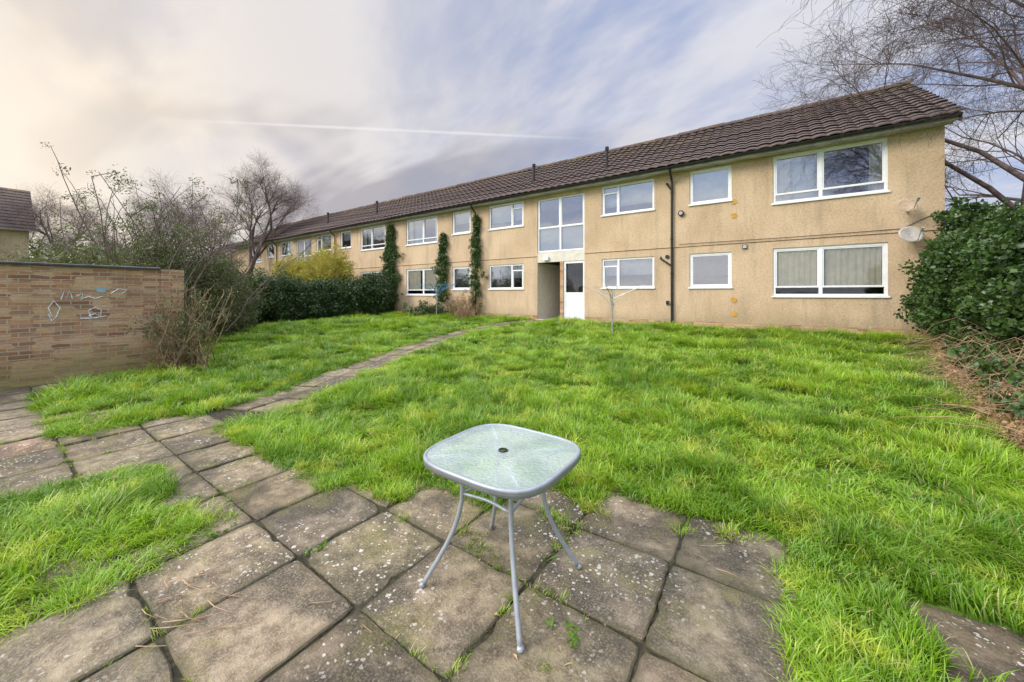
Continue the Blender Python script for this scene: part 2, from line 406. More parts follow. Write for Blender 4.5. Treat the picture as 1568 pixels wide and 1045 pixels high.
# ---------------------------------------------------------------- paving & lawn masks
PATH=[(-5.35,1.3),(-5.95,2.8),(-6.58,4.2),(-7.3,6.3),(-7.84,8.0),(-8.0,10.),(-7.75,11.6),(-7.2,12.72)]
def pdist(x,y):
    best=9
    for (a,b),(c,d) in zip(PATH[:-1],PATH[1:]):
        dx,dy=c-a,d-b; t=max(0,min(1,((x-a)*dx+(y-b)*dy)/(dx*dx+dy*dy)))
        best=min(best,math.hypot(x-a-t*dx,y-b-t*dy))
    return best
def xr(y): return float(np.interp(y,[0,3,5.5,8,11.5,12.5],[2.6,2.2,1.95,2.2,2.95,3.2]))
def patio_top(x):
    if x>.14: return -9
    if x>-1.06: return 2.84
    if x>-1.66: return 2.5
    if x>-2.26: return 2.12
    if x>-2.86: return 1.76
    if x>-4.9: return 1.56
    return 1.62
def is_lawn(x,y):
    j=.11*noise.noise(Vector((x*2.6,y*2.6,0)))+.05*noise.noise(Vector((x*11,y*11,4)))
    if y>12.6 or x>xr(y)+j*4: return False
    if x<-17.2 or (x<-10.1 and y<2.7): return False
    if -4.66+j<x<-2.8+j and y<.86+j and y>-3:
        return not (x>-3.0 and y>.70)
    if x<-4.66:
        if y<.46+j-.02*(x+9)*(x<-9): return False
        if x>-6.1+j and y<1.5: return False
        if x<-9.4 and y<.9: return False
    if pdist(x,y)<.38+j*1.6: return False
    if x>.12+j:
        if .52<x<1.4 and 1.85<y<2.74+j: return noise.noise(Vector((x*5,y*5,2)))>.34
        return True
    if x>-4.66: return y>patio_top(x+j)+j
    return True
def paved(x,y):
    if x>.14: return False
    if x>-2.86: return y<(2.86 if x>-2.26 else 2.26)
    return y<1.66

def slabs():
    mb=MB(); tints=[]
    def slab(cx,cy,ang,w,l,z,tint,slope=0):
        gp=random.uniform(.001,.007); w2=w/2-gp; l2=l/2-gp; ch=.008
        ca,sa=math.cos(ang),math.sin(ang); tx,ty=random.gauss(0,.010),random.gauss(0,.010)+slope
        z+=random.gauss(0,.003); b=len(mb.v)
        per=[]
        K=11
        for (ax,ay,bx,by) in ((-1,-1,1,-1),(1,-1,1,1),(1,1,-1,1),(-1,1,-1,-1)):
            for k in range(K):
                t=k/K; per.append((ax+(bx-ax)*t,ay+(by-ay)*t,k==0))
        chip={}
        for i in range(4*K):
            if random.random()<.045:
                c_=random.uniform(.006,.03); chip[i]=c_; chip[(i+1)%(4*K)]=c_*random.uniform(.4,1)
        rgd=[(abs(random.gauss(0,.003)),abs(random.gauss(0,.003))) for _ in per]
        def P(u,v,inset,dz,rg,i=0):
            ex=rgd[i] if rg else (0,0)
            c_=chip.get(i,0) if rg else 0
            x=u*(w2-inset-c_)-np.sign(u)*abs(u)*ex[0]
            y=v*(l2-inset-c_)-np.sign(v)*abs(v)*ex[1]
            return (cx+ca*x-sa*y,cy+sa*x+ca*y,z+tx*x+ty*y+dz)
        n=len(per)
        for u,v,c in per: mb.v.append(P(u,v,.006 if c else 0,-.06,False))
        for i,(u,v,c) in enumerate(per): mb.v.append(P(u,v,.008 if c else 0,-ch,True,i))
        for i,(u,v,c) in enumerate(per): mb.v.append(P(u,v,ch+(.008 if c else 0),0,True,i))
        for i,(u,v,c) in enumerate(per): mb.v.append(P(u,v,ch+.045,.0003,True,i))
        for r in range(3):
            for k in range(n):
                k2=(k+1)%n; mb.f.append((b+r*n+k,b+r*n+k2,b+(r+1)*n+k2,b+(r+1)*n+k)); mb.m.append(0)
        mb.f.append(tuple(b+3*n+k for k in range(n))); mb.m.append(0)
        e0=(*tint[:3],0.); e1=(*tint[:3],1.)
        tints.extend([e0]*(2*n)); tints.extend([(*tint[:3],random.uniform(.15,.6)) for _ in range(n)]); tints.extend([e1]*n)
    def rt():
        k=random.uniform(.70,1.25); return (k*random.uniform(.97,1.02),k*.97,k*random.uniform(.84,.95),1)
    def fin(name):
        o=mb.obj(name,['slab'])
        ca=o.data.color_attributes.new('tint','FLOAT_COLOR','POINT'); ca.data.foreach_set('color',np.array(tints,dtype=np.float32).ravel())
        mb.v,mb.f,mb.m=[],[],[]; tints.clear()
    for i in range(-16,2):
        for jn in range(-5,3):
            x=-1.06+.6*i+.3; y=1.06+.6*jn+.3
            if y>2.86 or x>.14 or not paved(x,y) or x<-10.2: continue
            t=rt()
            if i==-9 and jn==-2: t=(1.5,1.22,1.15,1)
            slab(x+random.gauss(0,.003),y+random.gauss(0,.003),random.gauss(0,.007),.6,.6,.012,t)
    for (x,y) in ((.85,2.42),(1.46,2.5),(.85,1.8)): slab(x,y,.08,.6,.6,.008,(.6,.56,.5,1))
    fin('patio_paving')
    pts=[Vector(p) for p in PATH]; L=[0]
    for a,b in zip(pts[:-1],pts[1:]): L.append(L[-1]+(b-a).length)
    s=.45
    while s<L[-1]:
        k=max(i for i in range(len(L)) if L[i]<=s); k=min(k,len(pts)-2)
        d=(pts[k+1]-pts[k]).normalized(); p=pts[k]+d*(s-L[k])
        ang=math.atan2(d.y,d.x)-math.pi/2
        if p.y>1.75:
            slope=(g(p.y+.3)-g(p.y-.3))/.6*d.y
            for off in (-.225,.225):
                q=p+Vector((d.y,-d.x))*off
                slab(q.x,q.y,ang,.45,.6,g(q.y)+.016,rt(),slope)
        s+=.6
    fin('garden_path')
slabs()

def ground():
    xs=[-1500,-300,-80]+list(np.arange(-42,14,2.))+[30,100,300,1500]
    ys=[-1500,-300,-60,-20,-8,-3,0,1.5,2.6,3.5,5,6.5,8,9.5,11,12.2,13,16,22,40,100,300,1500]
    mb=MB(); nx=len(xs)
    for y in ys:
        for x in xs: mb.v.append((x,y,g(y)-.008))
    for j in range(len(ys)-1):
        for i in range(nx-1):
            mb.f.append((j*nx+i,j*nx+i+1,(j+1)*nx+i+1,(j+1)*nx+i)); mb.m.append(0)
    mb.obj('ground',['ground'])
    mb=MB(); mb.quad((-10.2,-3,-.002),(.14,-3,-.002),(.14,2.6,-.002),(-10.2,2.6,-.002)); mb.obj('soil_bed',['soil'])
ground()

def lawn():
    P=[];Sx=[];P2=[];S2=[]
    def hgt(a,b):
        h=.85+.85*noise.noise(Vector((a*.9,b*.9,3)))+.8*noise.noise(Vector((a*2.4,b*2.4,8)))
        if b>11.8: h+=.1
        return max(.40,min(1.8,h))
    for (d0,d1,dens,sc) in ((0,3.6,400,1.),(3.6,5.5,250,1.15),(5.5,8,140,1.35),(8,12,80,1.7),(12,22,46,2.0)):
        for big in (0,1):
            dn=dens/11.0 if big else dens
            n=int(22*16*dn)
            x=rng.uniform(-17.5,3.5,n); y=rng.uniform(-2,12.7,n)
            d=np.hypot(x,y); fwd=-.5726*x+.8198*y; lat=.8198*x+.5726*y
            k=(d>=d0)&(d<d1)&(fwd>.9)&(np.abs(lat)<fwd*1.6+1.2)
            R=.20*sc
            for a,b in zip(x[k],y[k]):
                if not is_lawn(a,b): continue
                inner=all(is_lawn(a+R*math.cos(t),b+R*math.sin(t)) for t in (0,.79,1.57,2.36,3.14,3.93,4.71,5.5))
                if big and inner: P2.append((a,b,g(b)-.005)); S2.append((sc,sc,sc**.4*hgt(a,b)))
                if not big and not inner: P.append((a,b,g(b)-.005)); Sx.append((sc,sc,sc**.35*hgt(a,b)))
    L=empty('lawn')
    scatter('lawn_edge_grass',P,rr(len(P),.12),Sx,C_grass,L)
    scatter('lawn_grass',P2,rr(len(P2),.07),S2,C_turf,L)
    P=[];Q=[]
    for _ in range(2000):
        if random.random()<.5: x=-1.06+.6*random.randint(-16,1)+random.gauss(0,.009); y=random.uniform(-.5,2.8)
        else: y=1.06+.6*random.randint(-3,3)+random.gauss(0,.009); x=random.uniform(-9,.1)
        if noise.noise(Vector((x*1.3,y*1.3,9)))>.10 and paved(x,y) : P.append((x,y,0)); Q.append(random.uniform(.35,1.1))
    for (cx,cy,s,k) in ((-1.5,1.75,1.5,10),(-1.2,2.25,1.7,22),(-.75,1.35,1.1,5),(-1.05,2.5,1.7,24),(-.46,2.6,1.4,8),(-3.,.95,1.5,14),(-.2,2.75,1.6,20)):
        for _ in range(k): P.append((cx+random.gauss(0,.07),cy+random.gauss(0,.035),0)); Q.append(s*random.uniform(.5,1.))
    scatter('joint_weeds',P,rr(len(P),.15),Q,C_short)
    W=[]
    for cx,cy,k in ((-.76,1.5,5),(.48,2.72,9),(.95,2.80,7),(.4,2.3,6),(-2.26,1.1,3),(-2.9,.9,5)):
        for _ in range(k): W.append((cx+random.gauss(0,.05),cy+random.gauss(0,.05),.02+random.random()*.02+(.025 if cx>.12 else 0)))
    foliage('broadleaf_weeds',W,rr(len(W),.3),rng.uniform(.7,1.3,len(W)),C_weed)
lawn()
def litter():
    mb=MB()
    for _ in range(210):
        x=random.uniform(-5,2.4); y=random.uniform(.3,5)
        l=is_lawn(x,y); z=g(y)+(.06 if l else .018)
        s=random.uniform(.012,.03) if l else random.uniform(.005,.017); a=random.uniform(0,6.28)
        c,sn=math.cos(a)*s,math.sin(a)*s
        mb.quad((x-c,y-sn,z),(x+sn*.5,y-c*.5,z+.006),(x+c,y+sn,z+.004),(x-sn*.5,y+c*.5,z+.008))
    for _ in range(40):
        x=random.gauss(-2.35,.2) if random.random()<.65 else random.uniform(-4,0); y=random.gauss(.55,.10) if x<-2 else random.uniform(.6,2.6)
        a=random.uniform(-.7,.7)+math.pi*.1; l=random.uniform(.06,.2)
        mb.tube([(x,y,.02),(x+l*.5*math.cos(a),y+l*.5*math.sin(a),.03),(x+l*math.cos(a+.2),y+l*math.sin(a+.2),.02)],[.0028,.0022,.001],4)
    mb.obj('leaf_litter',['twig'])
litter()

# ---------------------------------------------------------------- apartment building
B=empty('apartment_building')
XL,XR=-38.,3.3; ZB=.5; ZT=5.5
def building():
    centers=[-6.65,-26.45]
    opens=[]; wins=[]
    for c in centers:
        for s in (1,-1):
            def X(a,b): return (c+a,c+b) if s>0 else (c-b,c-a)
            for k,dz in ((0,0),(1,2.59)):
                for kind,(a,b,z0,z1) in (('med',(1.68,3.49,1.75,2.79)),('small',(4.56,5.70,1.74,2.80)),('large',(6.70,9.02,1.48,2.82))):
                    x0,x1=X(a,b)
                    wins.append((kind,x0,x1,z0+dz,z1+dz,s,k)); opens.append((x0,x1,z0+dz,z1+dz))
        opens.append((c-1.01,c+1.01,ZB,5.29))
    xs=sorted(set([XL,XR]+[o[0] for o in opens]+[o[1] for o in opens])); zs=sorted(set([.2,ZT]+[o[2] for o in opens]+[o[3] for o in opens]))
    mb=MB()
    def inside(x,z): return any(o[0]<x<o[1] and o[2]<z<o[3] for o in opens)
    for i in range(len(xs)-1):
        for j in range(len(zs)-1):
            if not inside((xs[i]+xs[i+1])/2,(zs[j]+zs[j+1])/2):
                mb.quad((xs[i],Y0,zs[j]),(xs[i+1],Y0,zs[j]),(xs[i+1],Y0,zs[j+1]),(xs[i],Y0,zs[j+1]))
    for x0,x1,z0,z1 in opens:
        d=.16 if z0>ZB else .02
        mb.quad((x0,Y0,z0),(x0,Y0,z1),(x0,Y0+d,z1),(x0,Y0+d,z0)); mb.quad((x1,Y0,z0),(x1,Y0+d,z0),(x1,Y0+d,z1),(x1,Y0,z1))
        mb.quad((x0,Y0,z0),(x0,Y0+d,z0),(x1,Y0+d,z0),(x1,Y0,z0)); mb.quad((x0,Y0,z1),(x1,Y0,z1),(x1,Y0+d,z1),(x0,Y0+d,z1))
    YB=19.65; YR=16.2; ZR=7.85
    for x in (XL,XR):
        n=len(mb.v); mb.v+=[(x,Y0,.2),(x,YB,.2),(x,YB,ZT),(x,YR,ZR),(x,Y0,ZT)]; mb.f.append((n,n+1,n+2,n+3,n+4) if x==XR else (n+4,n+3,n+2,n+1,n)); mb.m.append(0)
    mb.quad((XL,YB,.2),(XR,YB,.2),(XR,YB,ZT),(XL,YB,ZT))
    for a,b in ((XL+.02,-27.47),(-25.43,-7.67),(-5.63,XR-.02)): mb.box(a,b,Y0-.022,Y0-.003,3.04,3.062)
    mb.obj('walls',['wall'],B)
    mb=MB()
    for a,b in ((XL,-27.5),(-25.4,-7.7),(-5.6,XR)): mb.box(a,b,Y0-.012,Y0-.002,3.024,3.038)
    mb.box(-2.57,-2.555,Y0-.008,Y0-.002,.7,3.02)
    mb.obj('render_joints',['joint'],B)
    mb=MB()
    for a,b in ((XL,-27.47),(-25.43,-7.67),(-5.63,XR+.015)): mb.box(a,b,Y0-.012,Y0-.002,.2,.69)
    mb.obj('brick_plinth',['plinth'],B)
    mb=MB(); mb.box(XL+.1,XR-.1,Y0+.3,19.5,3.0,3.08); mb.box(XL+.1,XR-.1,Y0+3,Y0+3.1,.3,5.4); mb.box(XL+.1,XR-.1,Y0+.17,19.5,5.42,5.46)
    for c in centers:
        for o in (1.2,3.9,6.1,9.6):
            for s in (1,-1): mb.box(c+s*o-.04,c+s*o+.04,Y0+.2,Y0+3,.4,5.4)
    mb.obj('inner_walls',['room'],B)
    fr=MB(); gl=MB(); cu=MB(); cbl=MB()
    def bar(x0,x1,z0,z1,p=0): fr.box(x0,x1,Y0+.035-p,Y0+.10,z0,z1)
    def curtain(mb,x0,x1,z0,z1,y=.16,amp=.025,step=.015,per=.13):
        n=max(2,int((x1-x0)/step)); b=len(mb.v)
        ph=random.uniform(0,6)
        for i in range(n+1):
            x=x0+(x1-x0)*i/n; yy=Y0+y+amp*math.sin(x/per*6.28+ph+math.sin(x*9))
            mb.v+=[(x,yy+.015,z0),(x,yy,z1)]
        for i in range(n): mb.f.append((b+2*i,b+2*i+2,b+2*i+3,b+2*i+1)); mb.m.append(0)
    for kind,x0,x1,z0,z1,s,up in wins:
        w=.065
        bar(x0,x0+w,z0,z1); bar(x1-w,x1,z0,z1); bar(x0+w,x1-w,z1-w,z1); bar(x0+w,x1-w,z0,z0+w)
        fr.box(x0-.03,x1+.03,Y0-.045,Y0+.03,z0-.035,z0+.012)
        gl.quad((x0+.03,Y0+.075,z0+.03),(x1-.03,Y0+.075,z0+.03),(x1-.03,Y0+.075,z1-.03),(x0+.03,Y0+.075,z1-.03),0 if (up or kind!='large') else 1)
        ww=x1-x0
        if kind=='large':
            m=(x0+x1)/2-.12*s; bar(m-.04,m+.04,z0+w,z1-w,.003)
            t=z0+.26; bar(x0+w,m-.04,t-.025,t+.025); bar(m+.04,x1-w,t-.025,t+.025)
            for a,b in ((x0+w,m-.04),(m+.04,x1-w)):
                bar(a,a+.03,t+.025,z1-w,-.01); bar(b-.03,b,t+.025,z1-w,-.01); bar(a+.03,b-.03,z1-w-.03,z1-w,-.01)
            if not up:
                curtain(cu,x0+.02,x0+ww*.43,z0+.24,z1,.13); curtain(cu,x0+ww*.49,x1-.02,z0+.24,z1,.13)
            else:
                curtain(cu,x0+.02,x0+ww*.17,z0,z1); curtain(cu,x1-ww*.14,x1-.02,z0,z1)
                curtain(cbl,x0+ww*.17,x0+ww*.42,z0+.05,z1,.24,.01,.05,.2)
        elif kind=='med':
            m=x0+ww*.33 if s>0 else x1-ww*.33
            bar(m-.035,m+.035,z0+w,z1-w,.003)
            a,b=(x0+w,m-.035) if s>0 else (m+.035,x1-w)
            bar(a,b,z1-.30,z1-.25)
            bar(a,a+.03,z0+w,z1-.30,-.01); bar(b-.03,b,z0+w,z1-.30,-.01)
            curtain(cbl,x0+.05,x1-.05,z0+ (.45 if not up else .3),z1,.2,.006,.05,.2)
        else:
            if x0>-6:
                if up: cbl.quad((x0,Y0+.14,z0),(x1,Y0+.14,z0),(x1,Y0+.14,z1),(x0,Y0+.14,z1))
            else: curtain(cbl,x0+.03,x1-.03,z0+.5,z1,.2,.01,.05,.2)
            bar(x0+w,x0+w+.03,z0+w,z1-w,-.01); bar(x1-w-.03,x1-w,z0+w,z1-w,-.01); bar(x0+w+.03,x1-w-.03,z1-w-.03,z1-w,-.01); bar(x0+w+.03,x1-w-.03,z0+w,z0+w+.03,-.01)
    for c in centers:
        a,b=c-1.01,c+1.01
        z0,z1=3.19,5.29; w=.06
        bar(a,a+w,z0,z1); bar(b-w,b,z0,z1); bar(a+w,b-w,z1-w,z1); bar(a+w,b-w,z0,z0+w)
        bar(c-.04,c+.04,z0+w,z1-w,.003); bar(a+w,c-.04,4.12,4.19); bar(c+.04,b-w,4.12,4.19)
        for (p,r) in ((a+w,c-.04),(c+.04,b-w)):
            bar(p,p+.03,4.19,z1-w,-.01); bar(r-.03,r,4.19,z1-w,-.01)
        gl.quad((a+.03,Y0+.075,4.15),(b-.03,Y0+.075,4.15),(b-.03,Y0+.075,z1-.03),(a+.03,Y0+.075,z1-.03),0)
        gl.quad((a+.03,Y0+.075,z0+.03),(b-.03,Y0+.075,z0+.03),(b-.03,Y0+.075,4.15),(a+.03,Y0+.075,4.15),0)
        cbl.quad((a+.05,Y0+.16,z0),(b-.05,Y0+.16,z0),(b-.05,Y0+.16,4.12),(a+.05,Y0+.16,4.12))
        d0,d1=c+.16,b
        fr.box(d0,d0+.07,Y0+.03,Y0+.12,ZB,2.78); fr.box(d1-.07,d1,Y0+.03,Y0+.12,ZB,2.78); fr.box(d0+.07,d1-.07,Y0+.03,Y0+.12,2.70,2.78)
        fr.box(d0+.07,d1-.07,Y0+.05,Y0+.11,ZB+.02,1.52); fr.box(d0+.07,d1-.07,Y0+.04,Y0+.12,1.52,1.60)
        fr.box(d0+.13,d1-.13,Y0+.042,Y0+.052,ZB+.15,1.42)
        gl.quad((d0+.07,Y0+.08,1.6),(d1-.07,Y0+.08,1.6),(d1-.07,Y0+.08,2.7),(d0+.07,Y0+.08,2.7),1)
    fr.obj('window_frames',['white'],B,bevel=.006); gl.obj('window_glass',['glass','glass2'],B)
    cu.obj('curtains',['curtain'],B,smooth=True); cbl.obj('blinds',['blind'],B,smooth=True)
    mb=MB()
    for c in centers:
        a,b=c-1.01,c+1.01
        mb.box(a,b,Y0+.01,Y0+.14,2.79,3.18,0)
        mb.box(a-.09,a-.005,Y0+.03,Y0+2.5,ZB,2.79,0)
        mb.box(c+.0,c+.15,Y0+.0,Y0+.35,ZB,2.785,1)
        mb.box(c+.02,c+.10,Y0+.36,Y0+2.4,ZB,2.78,0)
        mb.box(a,c+.0,Y0+2.4,Y0+2.46,ZB,2.78,2)
        mb.box(a+.1,b+.1,Y0-.35,Y0-.03,ZB-.1,ZB+.05,3)
        mb.box(a-.05,b,Y0+.02,Y0+2.4,ZB-.1,ZB+.015,3)
        mb.box(a+.30,a+.52,Y0-.09,Y0+.0,2.86,3.0,4)
    mb.obj('entrance',['cream','plinth','dark','fascia','white'],B)
    def roof(xl,xr_,ye,ze,yr,zr):
        mb=MB(); L=math.hypot(yr-ye,zr-ze); nr=15; cols=np.arange(xl,xr_+.001,.0745)
        uy,uz=(yr-ye)/L,(zr-ze)/L; ny,nz=-uz,uy
        nc=len(cols)
        wob=[.02*noise.noise(Vector((x*.5,0,3))) for x in cols]
        for r in range(nr):
            for e,(s,h) in enumerate(((r/nr-.012,.052),((r+1)/nr,.012))):
                for i,x in enumerate(cols):
                    pr=(0,.024,.030,.022)[i%4]
                    k=i//4; jt=.007*math.sin(k*12.9+r*78.2)
                    hh=h+pr+jt+wob[i]+.05*noise.noise(Vector((x*.12,r*.3,1)))*.5
                    mb.v.append((x,ye+uy*L*s+ny*hh,ze+uz*L*s+nz*hh))
            b=(2*r)*nc
            for i in range(nc-1): mb.f.append((b+i,b+i+1,b+nc+i+1,b+nc+i)); mb.m.append(0)
            if r<nr-1:
                b2=b+2*nc
                for i in range(nc-1): mb.f.append((b+nc+i,b+nc+i+1,b2+i+1,b2+i)); mb.m.append(0)
        b=len(mb.v)
        for i,x in enumerate(cols):
            v=mb.v[i]; mb.v.append((v[0],v[1]+.0,v[2]-.03))
        for i in range(nc-1): mb.f.append((b+i,b+i+1,i+1,i)); mb.m.append(0)
        return mb
    mb=roof(XL-.15,XR+.2,12.33,5.55,YR,ZR+.06); mb.obj('roof_front',['roof'],B)
    mb=MB(); mb.quad((XR+.2,YR,ZR+.1),(XL-.15,YR,ZR+.1),(XL-.15,20.05,5.6),(XR+.2,20.05,5.6))
    mb.quad((XL-.1,12.36,5.53),(XR+.18,12.36,5.53),(XR+.18,YR,ZR+.02),(XL-.1,YR,ZR+.02))
    x=XL-.15
    while x<XR+.2:
        n=len(mb.v); x2=min(x+.44,XR+.22); r=.12; dz=random.gauss(0,.010)
        for xx,rr_ in ((x,r*1.06),(x2,r*.97)):
            for j in range(7):
                a=math.pi*(j/6)*1.1-.16; mb.v.append((xx,YR-math.cos(a)*rr_*1.25,ZR+.07+math.sin(a)*rr_+dz))
        for j in range(6): mb.f.append((n+j,n+7+j,n+8+j,n+1+j)); mb.m.append(0)
        x+=.45
    mb.obj('roof_back_and_ridge',['roof'],B)
    mb=MB()
    for xx in (-1.9,-10.2,-20.,-29.5): mb.box(xx-.45,xx+.45,YR+.05,YR+.4,ZR-.1,ZR+.26)
    mb.obj('ridge_upstands',['roof'],B,bevel=.02)
    mb=MB()
    mb.box(XL-.1,XR+.12,12.40,12.43,5.42,5.55,0); mb.box(XL,XR+.1,12.43,Y0-.003,5.44,5.46,0)
    n=len(mb.v)
    mb.v+=[(XR+.14,12.38,5.36),(XR+.17,12.38,5.36),(XR+.17,YR,ZR-.12),(XR+.14,YR,ZR-.12),(XR+.14,12.38,5.54),(XR+.17,12.38,5.54),(XR+.17,YR,ZR+.05),(XR+.14,YR,ZR+.05),
           (XR+.14,20.0,5.36),(XR+.17,20.0,5.36),(XR+.14,20.0,5.54),(XR+.17,20.0,5.54)]
    mb.f+=[(n,n+1,n+2,n+3),(n+1,n+5,n+6,n+2),(n,n+3,n+7,n+4),(n,n+4,n+5,n+1),(n+2,n+6,n+11,n+9),(n+3,n+2,n+9,n+8)]; mb.m+=[1]*6
    mb.obj('fascia_and_verge',['fascia','roof'],B)
    mb=MB()
    for xx in (XL-.1,XR+.15):
        for j in range(9):
            a=math.pi+math.pi*j/8; mb.v.append((xx,12.335+math.cos(a)*.06,5.53+math.sin(a)*.065))
    for j in range(8): mb.f.append((j,9+j,10+j,1+j)); mb.m.append(0)
    mb.obj('gutter',['black'],B,smooth=True)
    mb=MB()
    def down(x):
        mb.tube([(x,12.37,5.46),(x,12.42,5.36),(x,Y0-.08,5.16),(x,Y0-.07,4.9),(x,Y0-.07,.52)],.036,8)
        for z in (4.8,3.3,2.2,1.2): mb.tube([(x,Y0-.07,z-.03),(x,Y0-.07,z+.03)],.046,8)
    down(-2.60); down(-10.85); down(-22.4); down(-30.4)
    mb.tube([(-2.75,Y0-.07,5.1),(-2.6,Y0-.075,4.85)],.03,6); mb.tube([(-2.75,Y0+.02,5.1),(-2.75,Y0-.075,5.1)],.04,6)
    mb.tube([(-2.95,Y0+.02,2.75),(-2.95,Y0-.07,2.7),(-2.62,Y0-.07,2.45)],.03,6)
    mb.box(-2.78,-2.70,Y0-.06,Y0,1.2,1.32)
    for x in (-5.1,-8.35,-19.4,-24.9):
        mb.tube([(x,13.6,6.1),(x,13.6,7.05)],.05,8); mb.tube([(x,13.6,7.0),(x,13.6,7.12)],.075,8); mb.tube([(x,13.6,6.15),(x,13.6,6.42)],.1,8)
    mb.tube([(-2.33,Y0+.02,4.1),(-2.33,Y0-.08,4.1)],.09,12)
    mb.tube([(-2.75,Y0+.02,2.75),(-2.75,Y0-.05,2.75)],.06,10)
    mb.box(-.68,-.56,Y0-.04,Y0,2.86,2.98)
    mb.tube([(XR-.2,Y0-.02,3.4),(2.6,Y0-.02,3.12),(.5,Y0-.035,3.1),(-2.4,Y0-.035,3.12)],.008,4)
    mb.obj('rainwater_pipes',['black'],B)
    mb=MB()
    for z in (4.27,3.86,1.37,.95): mb.tube([(-.89,Y0+.01,z),(-.89,Y0-.012,z)],.085,12)
    mb.obj('wall_vents',['orange'],B)
    mb=MB(); mb.tube([(-2.33,Y0-.081,4.1),(-2.33,Y0-.1,4.1)],.055,12); mb.box(-.665,-.575,Y0-.05,Y0-.041,2.875,2.965); mb.obj('vent_grille',['fascia'],B)
building()

def dish(x,z,R,sc):
    D=empty('satellite_dish'); mb=MB()
    c=Vector((x,Y0-.30,z)); ax=Vector((.35,-.9,.35)).normalized(); u=ax.cross(Vector((0,0,1))).normalized(); w=u.cross(ax)
    nr,na=5,24
    for i in range(nr+1):
        r=R*i/nr
        for j in range(na):
            a=6.283*j/na; p=c+u*(math.cos(a)*r)+w*(math.sin(a)*r*.85)+ax*(r*r*.6); mb.v.append(tuple(p))
    for i in range(nr):
        for j in range(na): mb.f.append((i*na+j,i*na+(j+1)%na,(i+1)*na+(j+1)%na,(i+1)*na+j)); mb.m.append(0)
    o=mb.obj('reflector',[sc],D,smooth=True); sm=o.modifiers.new('s','SOLIDIFY'); sm.thickness=.01
    mb=MB(); mb.tube([tuple(c-w*R*.8),tuple(c-w*R*.9+ax*.15),tuple(c+ax*.32-w*.05)],.010,6); mb.tube([tuple(c+ax*.30-w*.06),tuple(c+ax*.38-w*.02)],.025,8)
    mb.tube([tuple(c),(x+.05,Y0-.12,z-.1),(x+.08,Y0+.0,z-.12)],.02,6); mb.obj('bracket',['steel'],D)
dish(2.62,3.62,.20,'wall'); dish(2.68,2.93,.24,'dish')

# ---------------------------------------------------------------- left brick wall
W=empty('brick_garden_wall')
mb=MB(); mb.box(-10.55,-10.25,-4,2.10,-.1,2.03,0); mb.box(-10.60,-10.22,2.10,2.46,-.1,2.05,0); mb.obj('brickwork',['brick'],W)
mb=MB(); mb.box(-10.62,-10.20,-4,2.09,2.033,2.07,0); mb.obj('coping',['felt'],W,bevel=.008)
mb=MB(); mb.box(-10.60,-10.21,-4,2.08,2.072,2.082,0); mb.obj('coping_trim',['fascia'],W)
mb=MB(); X=-10.246
def stroke(pts): mb.tube([(X,y,z) for y,z in pts],.009,4)
stroke([(.70,1.15),(.66,1.30),(.72,1.42),(.79,1.30),(.75,1.15),(.70,1.08),(.66,1.2)])
stroke([(.80,1.45),(.84,1.60),(.86,1.45),(.90,1.6),(.93,1.46)])
stroke([(.98,1.50),(1.05,1.56),(1.04,1.45),(1.12,1.5),(1.2,1.46),(1.3,1.5)])
stroke([(1.15,1.12),(1.12,1.24),(1.2,1.3),(1.28,1.24),(1.27,1.12),(1.2,1.18),(1.12,1.14)])
stroke([(1.02,1.1),(1.2,1.1),(1.34,1.13)])
stroke([(1.4,1.55),(1.5,1.64),(1.62,1.62),(1.55,1.55)])
mb.box(-10.249,-10.244,1.22,1.34,1.58,1.65,1)
mb.obj('graffiti',['paint','bluep'],W)

# ---------------------------------------------------------------- table
T=empty('garden_table')
tx,ty,tz=-1.19,1.62,.70
def outline(hx,hy,e,n=64):
    P=[]
    for i in range(n):
        a=6.283185*i/n; c,s=math.cos(a),math.sin(a)
        P.append((hx*math.copysign(abs(c)**(2/e),c),hy*math.copysign(abs(s)**(2/e),s)))
    return P
o1=outline(.362,.340,3.8,96); NO=96
mb=MB(); mb.tube([(tx+x,ty+y,tz-.008) for x,y in o1],.011,8,closed=True)
n=len(mb.v)
for sc,z in ((1.02,-.004),(1.02,-.036),(.965,-.036)):
    for x,y in o1: mb.v.append((tx+x*sc,ty+y*sc,tz+z))
for r in range(2):
    for i in range(NO): mb.f.append((n+r*NO+i,n+r*NO+(i+1)%NO,n+(r+1)*NO+(i+1)%NO,n+(r+1)*NO+i)); mb.m.append(0)
mb.obj('rim',['grey'],T,smooth=True)
